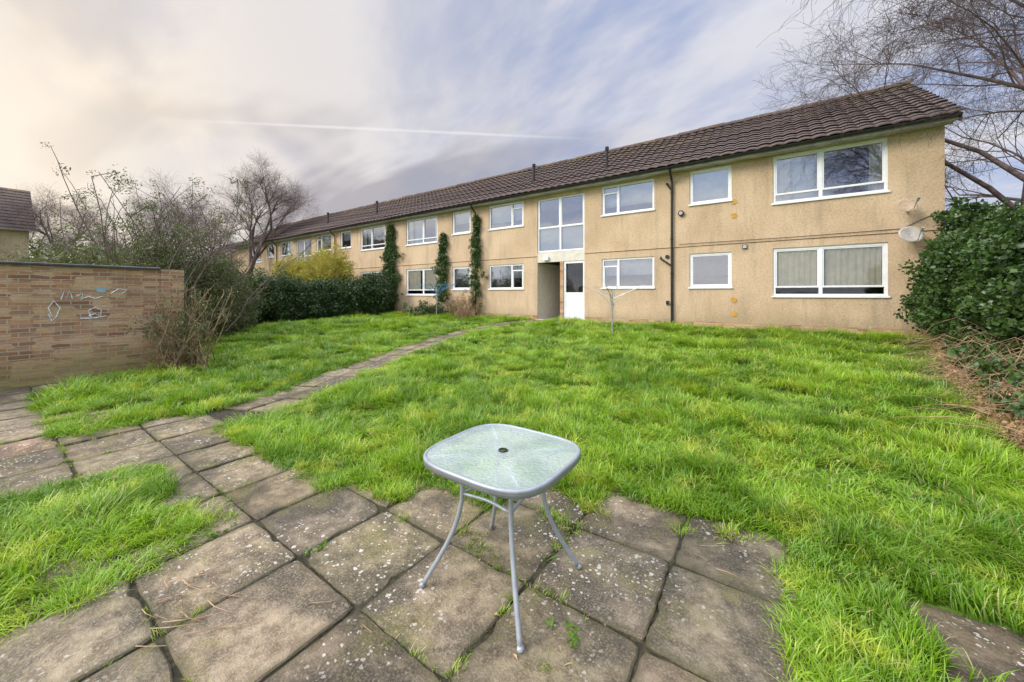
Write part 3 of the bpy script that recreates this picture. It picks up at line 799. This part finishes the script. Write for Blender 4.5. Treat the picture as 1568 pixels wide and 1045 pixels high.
def mat_tg():
    m,nt=newmat('frosted_glass'); q=N(nt); P=q.pos()
    n2=q.noise(P,60,3,.6); v=q.n('ShaderNodeTexVoronoi'); q.l(P,v.inputs['Vector']); v.inputs['Scale'].default_value=55
    n3=q.noise(P,4,3,.6,.4); drops=q.ramp(q.noise(P,140,2),.6,.7)
    p=q.n('ShaderNodeBsdfPrincipled'); q.l(q.mix(q.ramp(n3,.30,.70),(.40,.49,.43),(.60,.67,.61)),p.inputs['Base Color'])
    q.l(q.math('ADD',.10,q.math('MULTIPLY',n3,.2)),p.inputs['Roughness']); p.inputs['Specular IOR Level'].default_value=.8
    b=q.n('ShaderNodeBump'); b.inputs['Strength'].default_value=.6; b.inputs['Distance'].default_value=.005
    q.l(q.math('ADD',v.outputs['Distance'],q.math('ADD',n2,drops)),b.inputs['Height']); q.l(b.outputs[0],p.inputs['Normal'])
    t=q.n('ShaderNodeBsdfTransparent'); t.inputs[0].default_value=(.8,.95,.88,1)
    mx=q.n('ShaderNodeMixShader'); mx.inputs[0].default_value=.34
    q.l(p.outputs[0],mx.inputs[1]); q.l(t.outputs[0],mx.inputs[2])
    o=q.n('ShaderNodeOutputMaterial'); q.l(mx.outputs[0],o.inputs[0]); return m
M['tglass']=mat_tg()
bm=bmesh.new(); vo=[bm.verts.new((tx+x*.99,ty+y*.99,tz-.002)) for x,y in o1]
vi=[bm.verts.new((tx+.018*math.cos(6.28318*i/24),ty+.018*math.sin(6.28318*i/24),tz-.002)) for i in range(24)]
ed=[bm.edges.new((vo[i],vo[(i+1)%NO])) for i in range(NO)]+[bm.edges.new((vi[i],vi[(i+1)%24])) for i in range(24)]
bmesh.ops.triangle_fill(bm,use_beauty=True,edges=ed)
me=bpy.data.meshes.new('glass_top'); bm.to_mesh(me); me.materials.append(M['tglass']); go=bpy.data.objects.new('glass_top',me); S.collection.objects.link(go); go.parent=T
mb=MB(); mb.tube([(tx+.022*math.cos(a),ty+.022*math.sin(a),tz+.001) for a in np.linspace(0,6.283,17)[:-1]],.005,6,closed=True)
mb.tube([(tx,ty,tz-.04),(tx,ty,tz-.012)],.018,12)
mb.obj('parasol_hole_ring',['black'],T,smooth=True)
mb=MB()
for sx in (-1,1):
    for sy in (-1,1):
        pr=[(.285,.672),(.225,.668),(.185,.65),(.166,.60),(.158,.52),(.160,.44),(.172,.36),(.193,.28),(.222,.20),(.257,.12),(.292,.045),(.305,.012)]
        mb.tube([(tx+sx*r,ty+sy*r*.96,z+.012) for r,z in pr],.0125,10)
        mb.tube([(tx+sx*.305,ty+sy*.293,.014),(tx+sx*.312,ty+sy*.30,.034)],.0155,10)
        mb.tube([(tx+sx*.13,ty+sy*.125,tz-.014),(tx+sx*.285,ty+sy*.27,tz-.014)],.011,6,1)
a=.160; ring=[(tx+cx*a,ty+cy*a*.96,.485) for cx,cy in ((-1,-1),(1,-1),(1,1),(-1,1))]
R2=[]
for i in range(4):
    p,qq=Vector(ring[i]),Vector(ring[(i+1)%4])
    for t in np.linspace(0,1,8)[:-1]:
        m_=p.lerp(qq,t); c_=Vector((tx,ty,.485)); R2.append(tuple(m_.lerp(c_,math.sin(t*math.pi)*.16)))
mb.tube(R2,.0085,8,closed=True)
mb.obj('legs',['grey','white'],T,smooth=True)

# ---------------------------------------------------------------- clothes dryers
def dryer(x,y,top,col,ang,spread):
    D=empty('rotary_clothes_dryer'); mb=MB(); z0=g(y)
    mb.tube([(x,y,z0),(x,y,top-.15)],.02,8); mb.tube([(x,y,top-.62),(x,y,top-.5)],.04,8)
    mb.obj('pole',['steel'],D)
    mb=MB(); tips=[]
    for k in range(4):
        a=ang+k*math.pi/2; e=(x+spread*math.cos(a),y+spread*math.sin(a),top); tips.append((a,e))
        mb.tube([(x,y,top-.38),e],.011,6); mb.tube([(x,y,top-.58),(x+spread*.42*math.cos(a),y+spread*.42*math.sin(a),top-.22)],.008,5)
    mb.obj('arms',[col],D)
    mb=MB()
    for f in (.45,.6,.75,.9,.99):
        for k in range(4):
            p=[Vector((x,y,top-.38)).lerp(Vector(tips[i%4][1]),f) for i in (k,k+1)]
            m_=(p[0]+p[1])/2-Vector((0,0,.03)); mb.tube([tuple(p[0]),tuple(m_),tuple(p[1])],.003,3)
    mb.obj('lines',['dish' if col=='steel' else col],D)
dryer(-3.67,10.2,1.78,'steel',.15,.85)
dryer(-12.1,11.5,2.0,'blue',.5,.95)

# ---------------------------------------------------------------- vegetation
def tree(name,base,h,r0,mat,seed,levels=4,spread=.9,droop=0.,nlimb=6,trunk=.35,lean=(0,0),k0=7,dens=1.,twl=.5,aim=None,tw=.0028):
    rnd=random.Random(seed); mb=MB()
    def grow(p,d,L,r,lv):
        n=5 if lv>1 else 4
        pts=[p.copy()]; rs=[r]; dd=d.copy(); q=p.copy()
        for i in range(n):
            wig=.16 if lv<levels-1 else .25
            dd=dd+Vector((rnd.gauss(0,wig),rnd.gauss(0,wig),rnd.gauss(0,wig*.7)))
            if lv>=2: dd.z-=droop*(.10 if lv<levels else .25)
            else: dd.z+=.05
            dd.normalize(); q=q+dd*(L/n); pts.append(q.copy()); rs.append(max(tw,r*(1-.62*(i+1)/n)) if lv<levels else max(tw*.75,r*(1-.8*(i+1)/n)))
        mb.tube([tuple(a) for a in pts],rs,k0 if lv==0 else (5 if lv==1 else 3),cap=False)
        if lv>=levels: return
        nc=int({0:nlimb,1:7,2:7,3:6,4:5}[lv]*dens+rnd.random())
        for c in range(nc):
            t=rnd.uniform(.3 if lv else trunk,1.)
            if c==0: t=1.
            f=t*n; i=min(n-1,int(f)); pp=pts[i].lerp(pts[i+1],f-i); rr_=rs[i]+(rs[i+1]-rs[i])*(f-i)
            ax=(pts[i+1]-pts[i]).normalized(); o=ax.orthogonal().normalized(); o.rotate(Matrix.Rotation(rnd.uniform(0,6.28),3,ax))
            sp=spread*rnd.uniform(.55,1.15) if c else .2
            nd=(ax*math.cos(sp)+o*math.sin(sp))
            if aim is not None and lv<2: nd=nd+Vector(aim)
            nd.normalize()
            ll=L*rnd.uniform(.42,.72)*(1.15-.45*t) if lv else h*rnd.uniform(.38,.55)*(1.2-.5*t)
            if lv==levels-1: ll=max(ll,twl*rnd.uniform(.6,1.2))
            grow(pp,nd,ll,rr_*rnd.uniform(.5,.72) if c else rr_*.9,lv+1)
    grow(Vector(base),Vector((lean[0],lean[1],1)).normalized(),h*.62,r0,0)
    return mb.obj(name,[mat],smooth=True)
tree('bare_tree',(-32.8,11.2,.4),10.6,.24,'bark2',3,5,.75,0,8,.15,dens=1.05,twl=.7)
tree('bare_tree',(-38.5,3.6,0),8.2,.22,'bark2',5,5,1.0,0,8,.2,dens=1.,twl=.6)
tree('bare_tree',(-31.0,4.9,0),7.4,.16,'bark2',8,5,.9,0,8,.15,dens=1.,twl=.6)
tree('bare_tree',(-34.0,2.0,0),7.2,.16,'bark2',12,5,.9,0,7,.15,dens=.9,twl=.5)
tree('silver_birch',(5.1,14.6,.5),11.,.17,'bark',21,5,.75,.2,9,.2,(.03,0),dens=.92,twl=.5,tw=.0035)
tree('silver_birch',(7.6,16.5,.5),10.5,.17,'bark',25,5,.8,.2,9,.2,dens=.9,twl=.5,tw=.0035)
tree('silver_birch',(5.9,9.2,.3),9.4,.13,'bark',37,5,.78,.40,10,.48,(-.15,-.03),dens=.88,twl=.5,aim=(-.05,0,.2),tw=.0028)

def hedge_line(name,pts,w,n,coll,sc=(.8,1.4)):
    ells=[]
    for (x0,y0,h0),(x1,y1,h1) in zip(pts[:-1],pts[1:]):
        L=math.hypot(x1-x0,y1-y0); k=max(1,int(L/.8))
        for i in range(k):
            t=(i+.5)/k; x=x0+(x1-x0)*t; y=y0+(y1-y0)*t; hh=h0+(h1-h0)*t+random.uniform(-.16,.16)
            zb=g(y)
            ells.append((x+random.gauss(0,.1),y+random.gauss(0,.1),zb+hh/2,w/2*1.15,w/2*1.15,hh/2))
            ells.append((x,y,zb+hh*.25,w/2,w/2,hh*.3))
    P=blob(ells,n,.5,.15); P[:,2]=np.maximum(P[:,2],.05)
    return foliage(name,P,rr(len(P),.8),rng.uniform(sc[0],sc[1],len(P)),coll)
hedge_line('evergreen_hedge',[(-16.9,12.1,1.8),(-17.6,9.5,1.85),(-18.6,7.5,1.95),(-20.5,5.6,2.1)],1.4,7000,C_hedge)
def shrub(name,ells,n,coll,sc=(.7,1.3),inner=.2,tilt=.8):
    P=blob(ells,n,inner,.15); return foliage(name,P,rr(len(P),tilt),rng.uniform(sc[0],sc[1],len(P)),coll)
shrub('evergreen_shrub',[(-14.2,3.3,1.6,1.0,1.0,1.7),(-13.8,2.6,1.3,.9,.8,1.6),(-14.9,4.2,1.3,.9,.9,1.5)],1500,C_shrub)
shrub('evergreen_shrub',[(-16.4,4.9,1.1,1.2,1.1,1.6),(-17.6,5.6,1.1,1.0,1.0,1.2)],1300,C_shrub)
shrub('evergreen_shrub',[(-12.5,1.2,1.5,.9,.9,.9),(-22,3.2,1.5,2.5,1.5,2.0),(-26,2.0,1.5,3,2,2.2)],1800,C_shrub,(1.,2.))
def stems(name,base,n,h,r,mat,seed,spread=.35,leaf=None,ln=0,rx=.2):
    rnd=random.Random(seed); mb=MB(); tips=[]
    for _ in range(n):
        p=Vector((base[0]+rnd.gauss(0,rx),base[1]+rnd.gauss(0,rx),base[2])); d=Vector((rnd.gauss(0,spread),rnd.gauss(0,spread),1)).normalized()
        L=h*rnd.uniform(.6,1.1); pts=[p]
        for i in range(5):
            d=(d+Vector((rnd.gauss(0,.14),rnd.gauss(0,.14),rnd.gauss(0,.08)))).normalized(); pts.append(pts[-1]+d*L/5)
            if rnd.random()<.8:
                e=(d+Vector((rnd.gauss(0,.7),rnd.gauss(0,.7),rnd.gauss(.1,.4)))).normalized()*L*rnd.uniform(.12,.3); q0=pts[-1]
                mb.tube([tuple(q0),tuple(q0+e*.5+Vector((rnd.gauss(0,.02),rnd.gauss(0,.02),.01))),tuple(q0+e)],[r*.5,r*.4,r*.25],3,cap=False); tips.append(tuple(q0+e))
        mb.tube([tuple(a) for a in pts],[r*(1-.13*i) for i in range(6)],5,cap=False); tips.append(tuple(pts[-1])); tips.append(tuple(pts[-2]))
    o=mb.obj(name,[mat],smooth=True)
    if leaf:
        P=[tips[rnd.randrange(len(tips))] for _ in range(ln)]; P=np.array(P)+rng.normal(0,.06,(ln,3))
        foliage('leaves',P,rr(ln,.8),rng.uniform(.5,1.,ln),leaf,o)
    return o
stems('evergreen_shrub_stems',(-14.2,3.0,.5),70,3.9,.02,'bark2',4,.22,C_shrub,420,.8)
stems('pruned_shrub',(-9.75,2.35,0),55,1.5,.015,'twig',9,.22,C_leaf1,1100,.18)
stems('dormant_shrub',(-11.0,12.1,.5),70,1.0,.01,'twig',10,.45,C_dead,160,.3)
stems('low_shrub',(-12.9,12.1,.45),30,.7,.01,'bark',11,.4,C_ivy,80,.5)
shrub('low_evergreen',[(-13.4,12.2,.7,.7,.3,.4),(-11.9,12.3,.65,.5,.25,.35)],180,C_hedge,(.5,.9))
P=blob([(-18.6,10.6,2.7,1.0,.6,1.15),(-20.6,10.8,2.6,1.3,.7,1.3),(-23.4,10.6,2.4,1.6,.7,1.3)],1900,.2,.2)
foliage('yellow_bamboo',P,rr(len(P),.9),rng.uniform(.6,1.2,len(P)),C_bamboo)
def climber(name,x,z0,z1,w,n,bulge=.25):
    z=rng.uniform(0,1,n)**.85; zz=z0+(z1-z0)*z
    ww=w*(.55+.45*np.sin(z*3.0+.3))*(1-.55*z**4)*(1+.35*np.sin(zz*5+x))
    P=np.stack([x+rng.normal(0,.42,n)*ww,Y0-.06-rng.uniform(0,bulge,n)*(1-.5*z),zz],1)
    return foliage(name,P,rr(n,.8),rng.uniform(.5,.9,n),C_ivy)
climber('climbing_ivy',-10.78,.8,5.0,.42,280); climber('climbing_ivy',-12.85,1.2,4.4,.5,300); climber('climbing_ivy',-16.85,.6,5.2,.75,800)
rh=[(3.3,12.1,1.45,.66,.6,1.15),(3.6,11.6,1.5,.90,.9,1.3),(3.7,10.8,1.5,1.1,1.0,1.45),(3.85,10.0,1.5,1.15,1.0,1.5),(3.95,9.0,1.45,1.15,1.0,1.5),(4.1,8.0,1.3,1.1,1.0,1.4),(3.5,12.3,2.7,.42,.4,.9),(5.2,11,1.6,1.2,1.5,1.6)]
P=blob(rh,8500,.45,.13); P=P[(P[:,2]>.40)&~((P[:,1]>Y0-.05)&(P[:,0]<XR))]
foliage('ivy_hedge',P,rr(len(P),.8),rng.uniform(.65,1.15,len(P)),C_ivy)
def brambles():
    rnd=random.Random(5); mb=MB()
    for _ in range(1500):
        y=rnd.uniform(3.4,12.2); x=xr(y)-.1+abs(rnd.gauss(.5,.6)); z=g(y)
        a=rnd.uniform(0,6.28); L=rnd.uniform(.25,1.0); hh=rnd.uniform(.1,.7)*min(1,.3+(x-xr(y))*1.0)
        pts=[(x+math.cos(a)*L*t+rnd.gauss(0,.03),y+math.sin(a)*L*t+rnd.gauss(0,.03),z+hh*math.sin(math.pi*min(1,t*.8+.1))*1.2+rnd.gauss(0,.015)) for t in (0,.25,.5,.75,1)]
        mb.tube(pts,[.006,.005,.004,.003,.002],3,cap=False)
    o=mb.obj('bramble_undergrowth',['twig'],smooth=True)
    n=4200; y=rng.uniform(3.4,12.3,n); e=np.abs(rng.normal(.5,.5,n))-.12; x=np.array([xr(a) for a in y])+e; z=np.array([g(a) for a in y])+.03+rng.uniform(0,.45,n)*np.clip(e,.08,1)
    foliage('dead_leaves',np.stack([x,y,z],1),rr(n,.5),rng.uniform(.5,1.1,n),C_dead,o)
    n=900; y=rng.uniform(4,12,n); x=np.array([xr(a) for a in y])+np.abs(rng.normal(.7,.45,n)); z=np.array([g(a) for a in y])+rng.uniform(0,.45,n)
    foliage('bramble_leaves',np.stack([x,y,z],1),rr(n,.5),rng.uniform(.5,1.,n),C_ivy,o)
brambles()

# ---------------------------------------------------------------- neighbouring houses
H=empty('neighbour_house'); mb=MB(); hx,hy=-37,1.65
mb.box(hx-9,hx,hy-12,hy,-.1,5.4); n=len(mb.v); mb.v+=[(hx,hy,5.4),(hx-9,hy,5.4),(hx-4.5,hy,8.4)]; mb.f.append((n,n+1,n+2)); mb.m.append(0)
mb.obj('walls',['wall'],H)
mb=MB()
for r in range(14):
    for t,h in ((r/14,.06),((r+1)/14,.01)):
        x=hx+.35-4.85*t; z=5.25+3.3*t+h
        mb.v+=[(x,hy-12.2,z),(x,hy+.25,z)]
for i in range(27): mb.f.append((2*i,2*i+1,2*i+3,2*i+2)); mb.m.append(0)
mb.quad((hx-4.5,hy-12.2,8.56),(hx-4.5,hy+.25,8.56),(hx-9.35,hy+.25,5.25),(hx-9.35,hy-12.2,5.25))
mb.obj('roof',['roof'],H)
mb=MB(); mb.box(hx-.02,hx+.05,hy-4,hy-2,3.6,4.8); mb.obj('window',['white'],H)
H2=empty('distant_house'); mb=MB(); mb.box(-52,-44,13.,20,.3,4.9); n=len(mb.v); mb.v+=[(-44,13,4.9),(-44,20,4.9),(-44,16.5,7.2)]; mb.f+=[(n,n+1,n+2)]; mb.m.append(0); mb.obj('walls',['wall'],H2)
mb=MB(); mb.quad((-52.3,12.7,4.8),(-43.8,12.7,4.8),(-43.8,16.5,7.35),(-52.3,16.5,7.35)); mb.quad((-52.3,16.5,7.35),(-43.8,16.5,7.35),(-43.8,20.3,4.8),(-52.3,20.3,4.8)); mb.obj('roof',['roof'],H2)

# ---------------------------------------------------------------- world
SUN=Vector((-.50,-.66,.56)).normalized()
w=bpy.data.worlds.new('World'); S.world=w; w.use_nodes=True; nt=w.node_tree; nt.nodes.clear(); q=N(nt)
tc=q.n('ShaderNodeTexCoord').outputs['Generated']
sep=q.n('ShaderNodeSeparateXYZ'); q.l(tc,sep.inputs[0]); dx,dy,dz=sep.outputs
zz=q.math('ADD',q.math('MAXIMUM',dz,0.),.13)
u=q.math('DIVIDE',dx,zz); v=q.math('DIVIDE',dy,zz)
cb=q.n('ShaderNodeCombineXYZ'); q.l(q.math('MULTIPLY',u,.55),cb.inputs[0]); q.l(q.math('ADD',v,q.math('MULTIPLY',u,.25)),cb.inputs[1])
c1=q.noise(cb.outputs[0],1.05,6,.56,.35)
cb2=q.n('ShaderNodeCombineXYZ'); q.l(q.math('MULTIPLY',u,.34),cb2.inputs[0]); q.l(v,cb2.inputs[1]); cb2.inputs[2].default_value=5.3
c2=q.noise(cb2.outputs[0],.95,4,.55,.3)
c3=q.noise(cb.outputs[0],3.8,4,.62,.2)
def dot(vec):
    nd=q.n('ShaderNodeVectorMath',operation='DOT_PRODUCT'); q.l(tc,nd.inputs[0]); nd.inputs[1].default_value=tuple(vec); return nd.outputs['Value']
sd=q.math('MAXIMUM',dot(Vector((-1.69,-.02,.45)).normalized()),0.)
glow=q.math('POWER',sd,30.); glow2=q.math('POWER',sd,5.)
sky=q.n('ShaderNodeTexSky',sky_type='NISHITA'); sky.sun_disc=False; sky.sun_elevation=math.asin(SUN.z); sky.sun_rotation=math.atan2(SUN.x,SUN.y)
bg1=q.n('ShaderNodeBackground'); q.l(sky.outputs[0],bg1.inputs[0]); bg1.inputs[1].default_value=.12
col=q.mix(q.ramp(c1,.40,.60),(.40,.49,.76),(.80,.80,.86))
col=q.mix(q.math('MULTIPLY',q.ramp(c3,.44,.68),.35),col,(.93,.91,.94))
west=q.ramp(dot(Vector((-.95,.2,0)).normalized()),.25,.95)
col=q.mix(q.math('MULTIPLY',west,.5),col,(.80,.755,.75))
hz=q.math('SUBTRACT',1.,q.ramp(dz,.0,.30))
col=q.mix(q.math('MULTIPLY',hz,.5),col,(.90,.87,.87))
col=q.mix(q.math('MULTIPLY',glow2,.45),col,(1.0,.89,.74))
dk=q.math('MULTIPLY',q.ramp(c2,.50,.62),q.math('ADD',.06,q.math('MULTIPLY',west,.66)))
dk=q.math('MULTIPLY',dk,q.math('SUBTRACT',1.,q.math('MULTIPLY',q.ramp(dz,.35,.60),.8)))
col=q.mix(dk,col,(.37,.35,.40))
col=q.mix(q.math('MULTIPLY',glow,.7),col,(1.4,1.16,.86))
zz2=q.math('MAXIMUM',dz,.02); uu=q.math('DIVIDE',dx,zz2); vv=q.math('DIVIDE',dy,zz2)
ax_,ay_,bx_,by_=-2.856,.597,-.969,2.242
Lc=math.hypot(bx_-ax_,by_-ay_); ex,ey=(bx_-ax_)/Lc,(by_-ay_)/Lc
al=q.math('ADD',q.math('MULTIPLY',q.math('SUBTRACT',uu,ax_),ex),q.math('MULTIPLY',q.math('SUBTRACT',vv,ay_),ey))
pe=q.math('ABSOLUTE',q.math('SUBTRACT',q.math('MULTIPLY',q.math('SUBTRACT',uu,ax_),ey),q.math('MULTIPLY',q.math('SUBTRACT',vv,ay_),ex)))
pe=q.math('ADD',pe,q.math('MULTIPLY',q.math('SUBTRACT',c3,.5),.05))
ct=q.math('MULTIPLY',q.math('SUBTRACT',1.,q.ramp(pe,.000,.034)),q.math('MULTIPLY',q.ramp(al,-.2,.8),q.math('SUBTRACT',1.,q.ramp(al,1.7,2.7))))
ct=q.math('MULTIPLY',ct,q.math('GREATER_THAN',dz,.1))
col=q.mix(q.math('MULTIPLY',ct,.55),col,(1.,.98,.98))
# sky boosted out of view, overhead and behind the camera, to brighten the scene
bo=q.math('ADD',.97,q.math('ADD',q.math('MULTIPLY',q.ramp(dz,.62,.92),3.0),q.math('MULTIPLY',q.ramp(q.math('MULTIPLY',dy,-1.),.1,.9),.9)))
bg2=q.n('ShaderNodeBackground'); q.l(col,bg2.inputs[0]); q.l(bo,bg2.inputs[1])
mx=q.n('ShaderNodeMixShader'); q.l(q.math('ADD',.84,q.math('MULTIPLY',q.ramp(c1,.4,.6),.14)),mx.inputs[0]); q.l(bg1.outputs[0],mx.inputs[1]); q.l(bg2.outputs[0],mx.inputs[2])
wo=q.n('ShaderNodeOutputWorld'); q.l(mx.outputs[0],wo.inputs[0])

sl=bpy.data.lights.new('sun','SUN'); sl.energy=3.0; sl.angle=rad(24); sl.color=(1.,.94,.84)
so=bpy.data.objects.new('sun',sl); S.collection.objects.link(so); so.rotation_euler=SUN.to_track_quat('Z','Y').to_euler()

cam=bpy.data.cameras.new('camera'); co=bpy.data.objects.new('camera',cam); S.collection.objects.link(co)
co.location=(0,0,1.55); co.rotation_euler=(rad(90),0,rad(34.93)); cam.lens=13.02; cam.sensor_width=36; cam.shift_y=-.0462; cam.clip_end=5000; cam.clip_start=.05
S.camera=co
S.view_settings.view_transform='Standard'; S.view_settings.look='None'; S.view_settings.exposure=0
